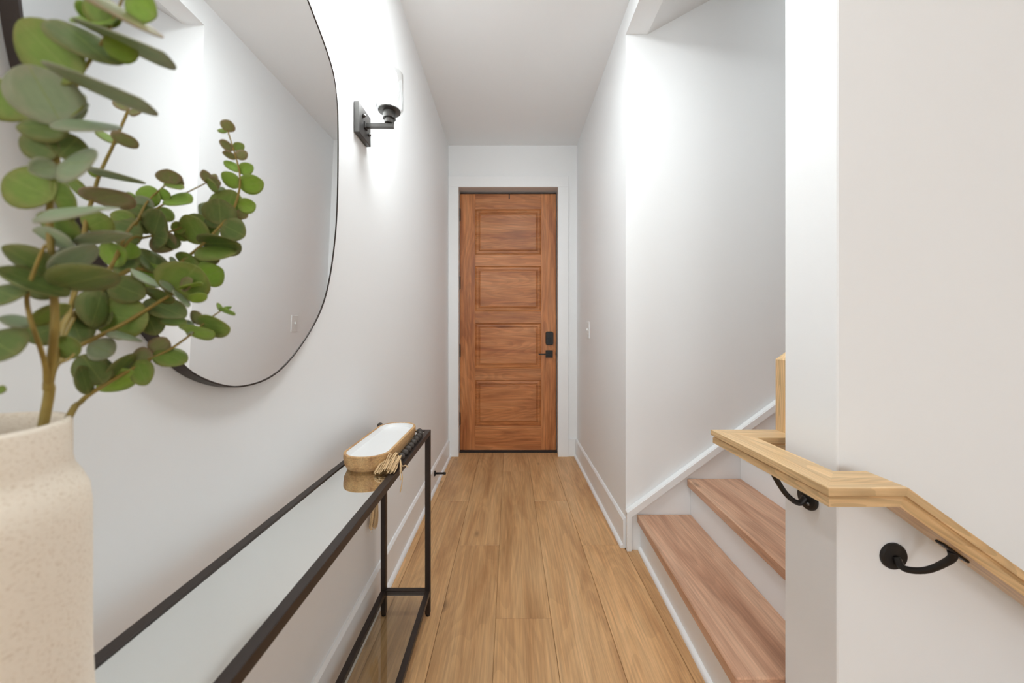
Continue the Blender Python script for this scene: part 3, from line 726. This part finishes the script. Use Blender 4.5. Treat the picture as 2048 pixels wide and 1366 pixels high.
# ------------------------------------------------------------------ eucalyptus
def c1(x, y): return (x / 2.732, y / 2.732)
def c2(x, y): return (x / 2.732, 420 + y / 2.732)
VROOT = Vector((VC.x, VC.y, TT + 0.10))
lr = random.Random(11)
def leafmesh(base, tip, wreal, nrm, cup, wv_ratio):
    ax = tip - base; L_ = ax.length; a = ax / L_
    nrm = (nrm - a * nrm.dot(a)).normalized(); s = a.cross(nrm)
    NU, NV = 12, 6
    lens = wv_ratio < 0.42
    V, G_, Fc = [], [], []
    for i in range(NU + 1):
        u = (1 - math.cos(math.pi * i / NU)) / 2
        prof = math.sin(math.pi * i / NU) ** (1.5 if lens else 1.05) * (1.06 - 0.26 * u ** 4)
        if i in (0, NU): prof = 0.0
        for j in range(NV + 1):
            v = 2 * j / NV - 1
            hw = 0.5 * wreal * prof
            lift = cup * wreal * (0.35 * (v * v) * prof + 0.5 * (u - 0.5) ** 2 * 0.6) * 1.0
            V.append(a * (u * L_) + s * (hw * v) + nrm * lift)
            rim = max(abs(v), abs(2 * u - 1)) if prof > 0 else 1.0
            G_.append((u, v * prof, rim))
    for i in range(NU):
        for j in range(NV):
            p = i * (NV + 1) + j
            Fc.append((p, p + 1, p + NV + 2, p + NV + 1))
    return V, G_, Fc
def add_leaf(parent, bpx, tpx, wpx, Db, Dt, kind):
    base, tip = P(bpx[0], bpx[1], Db), P(tpx[0], tpx[1], Dt)
    mid = (base + tip) / 2; L_ = (tip - base).length
    wv = wpx * mid.y / FPX
    wv *= 1.16; wr = max(wv, L_ * 0.80)
    phi = math.acos(max(-1, min(1, wv / wr)))
    if lr.random() < 0.5: phi = -phi
    a = (tip - base).normalized(); view = (Vector((0, 0, EYE)) - mid).normalized()
    n0 = (view - a * view.dot(a)).normalized()
    nrm = Matrix.Rotation(phi, 3, a) @ n0
    if nrm.z < -0.3: pass
    V, G_, Fc = leafmesh(base, tip, wr, nrm, lr.uniform(-0.35, 0.35), wv / L_)
    me = bpy.data.meshes.new('leaf'); me.from_pydata([tuple(v) for v in V], [], Fc); me.update()
    for p in me.polygons: p.use_smooth = True
    at = me.attributes.new('grain', 'FLOAT_VECTOR', 'POINT')
    for i, g in enumerate(G_): at.data[i].vector = g
    me.materials.append(M['leaf_' + kind])
    o = bpy.data.objects.new('leaf', me); col.objects.link(o); o.parent = parent
    o.location = base - Vector(parent.location)
    md = o.modifiers.new('thickness', 'SOLIDIFY'); md.thickness = 0.0007
    return o
def sprig(label, stems, leaves, root, fwd=0.0):
    "stems: [(list of (fn, x, y, D), r0, r1)], leaves: (fn, bx, by, tx, ty, w, Db, Dt, kind)"
    o = thing(empty('eucalyptus_stem', root), label, 'plant', 'eucalyptus stems in the vase')
    for pts, r0, r1 in stems:
        W = [p if isinstance(p, Vector) else P(*p[0](p[1], p[2]), p[3]) for p in pts]
        W = spline(W, 5); n = len(W)
        mesh_obj('stem', *tubevf([p - Vector(root) for p in W], [r0 + (r1 - r0) * i / (n - 1) for i in range(n)], 8), M['stem'], o, smooth=True)
    for (fn, bx, by, tx, ty, w_, Db, Dt, kind) in leaves:
        Db, Dt = Db + fwd, Dt + fwd
        add_leaf(o, fn(bx, by), fn(tx, ty), w_ / 2.732, Db, Dt, kind)
    return o
R1 = VROOT + Vector((0.02, 0.01, 0)); R2 = VROOT + Vector((0.03, 0.02, 0)); R3 = VROOT + Vector((0.01, 0.03, 0)); R4 = VROOT + Vector((0.035, 0.03, 0)); R5 = VROOT + Vector((0.0, 0.0, 0))

# tall near stem with the largest leaves
sprig('tallest eucalyptus stem with the largest leaves, nearest the camera',
  [([R1, (c2, 235, 1180, .300), (c2, 262, 950, .298), (c2, 290, 750, .295), (c2, 300, 560, .293), (c2, 285, 320, .29), (c2, 270, 40, .287), (c1, 290, 990, .283), (c1, 330, 760, .28), (c1, 390, 560, .277), (c1, 440, 410, .275), (c1, 560, 230, .272), (c1, 640, 60, .27), (c1, 690, -60, .268)], 0.0034, 0.0006)],
  [(c1, 430, 440, 100, 110, 240, .275, .265, 'g'), (c1, 605, 350, 318, 105, 165, .272, .27, 'd'), (c1, 400, 450, 770, 540, 115, .276, .262, 's'),
   (c1, 560, 235, 758, 300, 115, .272, .282, 'l'), (c1, 530, 175, 895, 282, 95, .272, .262, 's'), (c1, 560, -30, 778, 157, 110, .27, .258, 'r'),
   (c1, 690, -20, 855, 88, 150, .268, .275, 'l'), (c1, 480, -30, 625, 150, 140, .272, .278, 'g'), (c1, 610, 140, 445, 92, 90, .272, .28, 'l'),
   (c1, 345, 690, 150, 350, 250, .278, .262, 's'), (c1, 150, 650, -70, 420, 230, .285, .275, 'g'), (c1, 375, 690, 80, 692, 110, .279, .268, 'd'),
   (c1, 355, 640, 592, 707, 90, .279, .27, 's'), (c1, 375, 640, 392, 505, 80, .279, .29, 'g'), (c1, 395, 640, 450, 560, 50, .279, .29, 's'),
   (c1, 312, 850, 112, 742, 140, .281, .272, 'd'), (c1, 322, 855, 430, 750, 150, .281, .29, 'd'), (c1, 310, 900, 508, 880, 125, .282, .272, 's'), (c1, 312, 905, 162, 938, 90, .282, .27, 's'),
   (c1, 292, 1085, 30, 960, 215, .284, .276, 'g'), (c1, 292, 1080, 418, 1080, 200, .284, .295, 'g'), (c1, 270, 1135, 567, 1135, 60, .285, .272, 's'),
   (c1, 700, -60, 760, -150, 120, .268, .265, 'l'), (c1, 420, 60, 500, 40, 60, .272, .28, 'l')], R1, -0.006)

# slender stem
sprig('slender eucalyptus stem with small sparse leaves rising in the middle of the bunch',
  [([R1, (c2, 236, 1165, .301), (c2, 258, 960, .301), (c2, 300, 780, .312), (c2, 340, 640, .33), (c2, 385, 540, .345), (c2, 440, 300, .36), (c2, 470, 60, .365), (c1, 510, 1070, .368), (c1, 545, 950, .37), (c1, 620, 790, .372), (c1, 700, 605, .374)], 0.003, 0.0012)],
  [(c1, 695, 605, 628, 543, 50, .374, .372, 'r'), (c1, 700, 605, 780, 600, 35, .374, .372, 'r'), (c1, 625, 785, 538, 710, 42, .372, .37, 'g'), (c1, 630, 775, 738, 760, 78, .372, .368, 'r'),
   (c1, 545, 965, 478, 928, 32, .37, .365, 'g'), (c1, 540, 965, 748, 985, 50, .37, .36, 's'), (c1, 508, 1092, 338, 968, 52, .368, .36, 'g'), (c1, 500, 1095, 698, 1055, 120, .368, .36, 'r'),
   (c1, 465, 1250, 602, 1190, 120, .366, .37, 'g'), (c1, 470, 1290, 600, 1290, 60, .366, .37, 'd')], R1)

# right hand spray
D1, D2 = .45, .475
sprig('long eucalyptus spray arching to the right in front of the mirror',
  [([R1, (c2, 240, 1165, .302), (c2, 268, 940, .304), (c2, 300, 800, .312), (c2, 360, 650, .335), (c2, 460, 520, .36), (c2, 700, 330, .40), (c2, 850, 340, .43), (c2, 930, 340, .44), (c2, 1000, 275, .45), (c2, 1100, 195, .455), (c1, 1190, 1250, .46), (c1, 1265, 1160, .468), (c1, 1303, 1060, .47), (c1, 1310, 950, .472), (c1, 1280, 830, .474), (c1, 1240, 700, .476)], 0.0032, 0.0008),
   ([(c2, 560, 430, .38), (c1, 700, 1260, .40), (c1, 800, 1180, .43), (c1, 870, 1130, .44), (c1, 990, 1068, .45), (c1, 1135, 995, .455)], 0.0016, 0.0007),
   ([(c1, 740, 1230, .41), (c1, 800, 1110, .43), (c1, 870, 1040, .44), (c1, 932, 990, .445)], 0.0013, 0.0007),
   ([(c2, 500, 470, .37), (c1, 700, 1320, .40), (c1, 780, 1300, .42), (c1, 835, 1288, .43), (c1, 940, 1262, .44), (c1, 1010, 1235, .445)], 0.0016, 0.0009)],
  [(c1, 1235, 718, 1255, 658, 57, D2, .47, 'r'), (c1, 1242, 716, 1186, 712, 18, D2, .47, 'g'), (c1, 1275, 815, 1197, 772, 40, D2, .47, 'r'), (c1, 1275, 815, 1333, 790, 40, D2, .48, 'g'),
   (c1, 1290, 862, 1214, 835, 32, D2, .47, 'r'), (c1, 1290, 862, 1350, 830, 44, D2, .48, 'r'), (c1, 1306, 940, 1227, 878, 40, D2, .47, 'l'), (c1, 1306, 940, 1382, 905, 52, D2, .48, 'l'),
   (c1, 1308, 1022, 1210, 943, 65, D2, .465, 'l'), (c1, 1308, 1020, 1440, 995, 88, D2, .48, 'l'), (c1, 1300, 1135, 1396, 1115, 68, D2, .485, 'l'), (c1, 1295, 1150, 1352, 1190, 55, D2, .485, 'r'),
   (c1, 1220, 1215, 1275, 1038, 140, .47, .475, 'g'), (c1, 1200, 1225, 1080, 1118, 105, .468, .47, 's'), (c1, 1207, 1230, 1195, 1085, 130, .462, .455, 'd'), (c1, 1212, 1225, 1338, 1290, 115, .462, .46, 'd'),
   (c1, 1100, 1335, 1012, 1172, 105, .456, .44, 'g'), (c1, 1110, 1330, 1060, 1165, 150, .460, .465, 'g'), (c1, 1100, 1330, 1312, 1330, 100, .458, .455, 'd'), (c2, 1092, 200, 1265, 245, 92, .455, .445, 'g'),
   (c1, 1190, 1030, 1230, 1060, 40, .48, .482, 's'), (c1, 1195, 1240, 1150, 1170, 90, .466, .47, 'd'),
   (c1, 1138, 1000, 1112, 928, 42, .455, .45, 'r'), (c1, 1140, 996, 1206, 1000, 55, .455, .46, 'r'), (c1, 1128, 1000, 1190, 1030, 45, .455, .45, 'g'), (c1, 1150, 985, 1180, 950, 30, .455, .46, 'r'),
   (c1, 915, 1090, 1048, 1110, 68, .445, .44, 'l'), (c1, 912, 1100, 885, 1028, 42, .445, .44, 'l'),
   (c1, 930, 1008, 918, 925, 92, .445, .44, 'r'), (c1, 940, 1000, 995, 975, 60, .445, .45, 'r'), (c1, 920, 1000, 986, 1035, 40, .445, .44, 'g'),
   (c1, 878, 1085, 738, 1058, 95, .44, .435, 'l'), (c1, 828, 1150, 748, 1072, 62, .435, .425, 's'), (c1, 750, 1095, 690, 1050, 30, .43, .42, 'g'), (c1, 835, 1185, 678, 1085, 90, .43, .42, 'd'),
   (c1, 845, 1135, 946, 1205, 70, .44, .445, 'g'), (c1, 742, 1215, 598, 1170, 80, .42, .41, 'g'), (c1, 855, 1245, 738, 1205, 90, .43, .42, 'd'), (c1, 778, 1290, 582, 1240, 140, .42, .41, 'd'),
   (c1, 838, 1290, 880, 1150, 95, .43, .415, 'd'), (c1, 838, 1290, 915, 1310, 110, .43, .42, 'd'), (c1, 835, 1290, 950, 1362, 110, .435, .44, 'r'), (c1, 920, 1290, 962, 1360, 60, .44, .44, 'd'),
   (c1, 1010, 1245, 935, 1248, 60, .445, .44, 'g'), (c1, 960, 1260, 1022, 1315, 45, .445, .45, 'g'), (c1, 1000, 1240, 1040, 1290, 60, .447, .45, 'g'),
   (c2, 560, 270, 685, 215, 110, .395, .39, 'l'), (c2, 700, 270, 712, 178, 75, .40, .405, 'l'), (c2, 615, 318, 762, 288, 65, .40, .405, 'd'), (c2, 905, 358, 738, 212, 85, .435, .42, 'd'),
   (c2, 890, 405, 728, 305, 115, .43, .42, 'l'), (c2, 1095, 375, 1218, 325, 118, .455, .458, 'l'), (c2, 1085, 292, 958, 250, 60, .455, .45, 'g'), (c2, 1120, 270, 1200, 275, 40, .455, .46, 'r'), (c2, 975, 300, 925, 262, 25, .45, .45, 's'),
   (c2, 1000, 330, 1120, 270, 80, .455, .46, 'g')], R1)

# forward pointing sprig with a round leaf seen end on
sprig('eucalyptus sprig pointing forward with a round leaf and bright bud at its end',
  [([R1, (c2, 242, 1165, .303), (c2, 272, 940, .306), (c2, 310, 840, .315), (c2, 420, 750, .34), (c2, 640, 640, .37), (c2, 800, 545, .385), (c2, 945, 455, .395)], 0.003, 0.0015)],
  [(c2, 810, 600, 495, 575, 205, .385, .37, 'g'), (c2, 935, 465, 1075, 305, 205, .397, .40, 'g'), (c2, 960, 440, 1025, 530, 30, .39, .385, 's'), (c2, 945, 450, 876, 385, 30, .39, .385, 's'),
   (c2, 870, 422, 718, 318, 36, .39, .38, 's'), (c2, 600, 395, 792, 475, 135, .37, .385, 'd'), (c2, 955, 482, 785, 440, 58, .395, .39, 'd'), (c2, 800, 490, 1012, 588, 100, .40, .41, 'd'),
   (c2, 880, 590, 1016, 622, 52, .41, .415, 'g'), (c2, 800, 555, 855, 685, 95, .40, .405, 'd'), (c2, 1030, 495, 1132, 465, 48, .40, .405, 'l'), (c2, 620, 785, 486, 735, 110, .37, .36, 's'),
   (c2, 640, 655, 742, 712, 52, .37, .36, 's'), (c2, 390, 575, 445, 725, 110, .35, .345, 'd'), (c2, 560, 440, 500, 640, 120, .37, .355, 'd'), (c2, 1000, 430, 1085, 395, 30, .394, .385, 'l'), (c2, 990, 430, 1050, 380, 45, .396, .392, 'r'),
   (c2, 420, 560, 600, 620, 150, .375, .37, 'd'), (c2, 520, 560, 700, 480, 150, .385, .39, 'd')], R4)

# low right sprig
sprig('low eucalyptus sprig leaning right over the rim of the vase',
  [([VROOT + Vector((0.0, 0.03, 0.1)), (c2, 355, 1172, .318), (c2, 440, 1050, .35), (c2, 530, 980, .362), (c2, 700, 880, .385), (c2, 830, 810, .40), (c2, 930, 760, .41), (c2, 1030, 690, .42), (c2, 1150, 590, .43), (c2, 1208, 550, .435)], 0.0028, 0.0007)],
  [(c2, 1205, 552, 1190, 507, 18, .435, .435, 'g'), (c2, 1205, 552, 1280, 562, 30, .435, .43, 'l'), (c2, 1208, 550, 1268, 530, 15, .435, .44, 'l'), (c2, 1100, 625, 1048, 550, 45, .428, .425, 'r'), (c2, 1090, 620, 1258, 642, 95, .428, .425, 'g'),
   (c2, 1005, 655, 1167, 660, 68, .42, .415, 'l'), (c2, 1040, 690, 1015, 600, 35, .42, .425, 's'), (c2, 848, 768, 1018, 832, 95, .405, .41, 'g'), (c2, 840, 785, 905, 695, 80, .405, .41, 'r'),
   (c2, 598, 925, 735, 785, 62, .375, .385, 'd'), (c2, 835, 800, 722, 800, 85, .40, .395, 'r'), (c2, 745, 822, 803, 955, 85, .39, .385, 'g'), (c2, 742, 888, 535, 990, 110, .388, .375, 'l'),
   (c2, 565, 950, 445, 790, 130, .365, .355, 'd'), (c2, 485, 1005, 438, 850, 62, .355, .35, 'd'), (c2, 880, 840, 900, 850, 18, .405, .405, 'g')], R4)

# low left bunch
sprig('low eucalyptus stem with dark broad leaves spreading left at mid height',
  [([R1, (c2, 234, 1165, .299), (c2, 252, 920, .295), (c2, 235, 800, .288), (c2, 165, 590, .28), (c2, 150, 450, .278), (c2, 215, 260, .277), (c2, 250, 190, .276)], 0.0022, 0.001),
   ([(c2, 262, 890, .296), (c2, 320, 840, .303), (c2, 375, 815, .31), (c2, 405, 785, .315)], 0.0015, 0.0008)],
  [(c2, 435, 155, 192, 30, 110, .30, .29, 'g'), (c2, 405, 212, 172, 115, 70, .295, .285, 's'), (c2, 400, 185, 728, 140, 55, .30, .32, 's'),
   (c2, 300, 352, 5, 200, 110, .288, .268, 'd'), (c2, 290, 352, 528, 192, 95, .29, .30, 's'), (c2, 270, 295, 428, 232, 80, .29, .31, 's'), (c2, 375, 470, -25, 320, 105, .29, .265, 'd'), (c2, 290, 425, 635, 345, 145, .288, .295, 'd'),
   (c2, -60, 425, 100, 480, 150, .268, .262, 'd'), (c2, -90, 690, 92, 790, 200, .262, .258, 'd'), (c2, 185, 612, -10, 592, 60, .285, .27, 's'), (c2, 392, 520, 140, 640, 70, .31, .29, 'g'), (c2, 312, 640, 122, 700, 130, .31, .30, 'd'),
   (c2, 330, 690, 405, 812, 85, .315, .32, 'g'), (c2, -20, 980, 30, 985, 40, .28, .28, 'g'), (c2, 310, 470, 150, 400, 90, .30, .295, 'd')], R1)
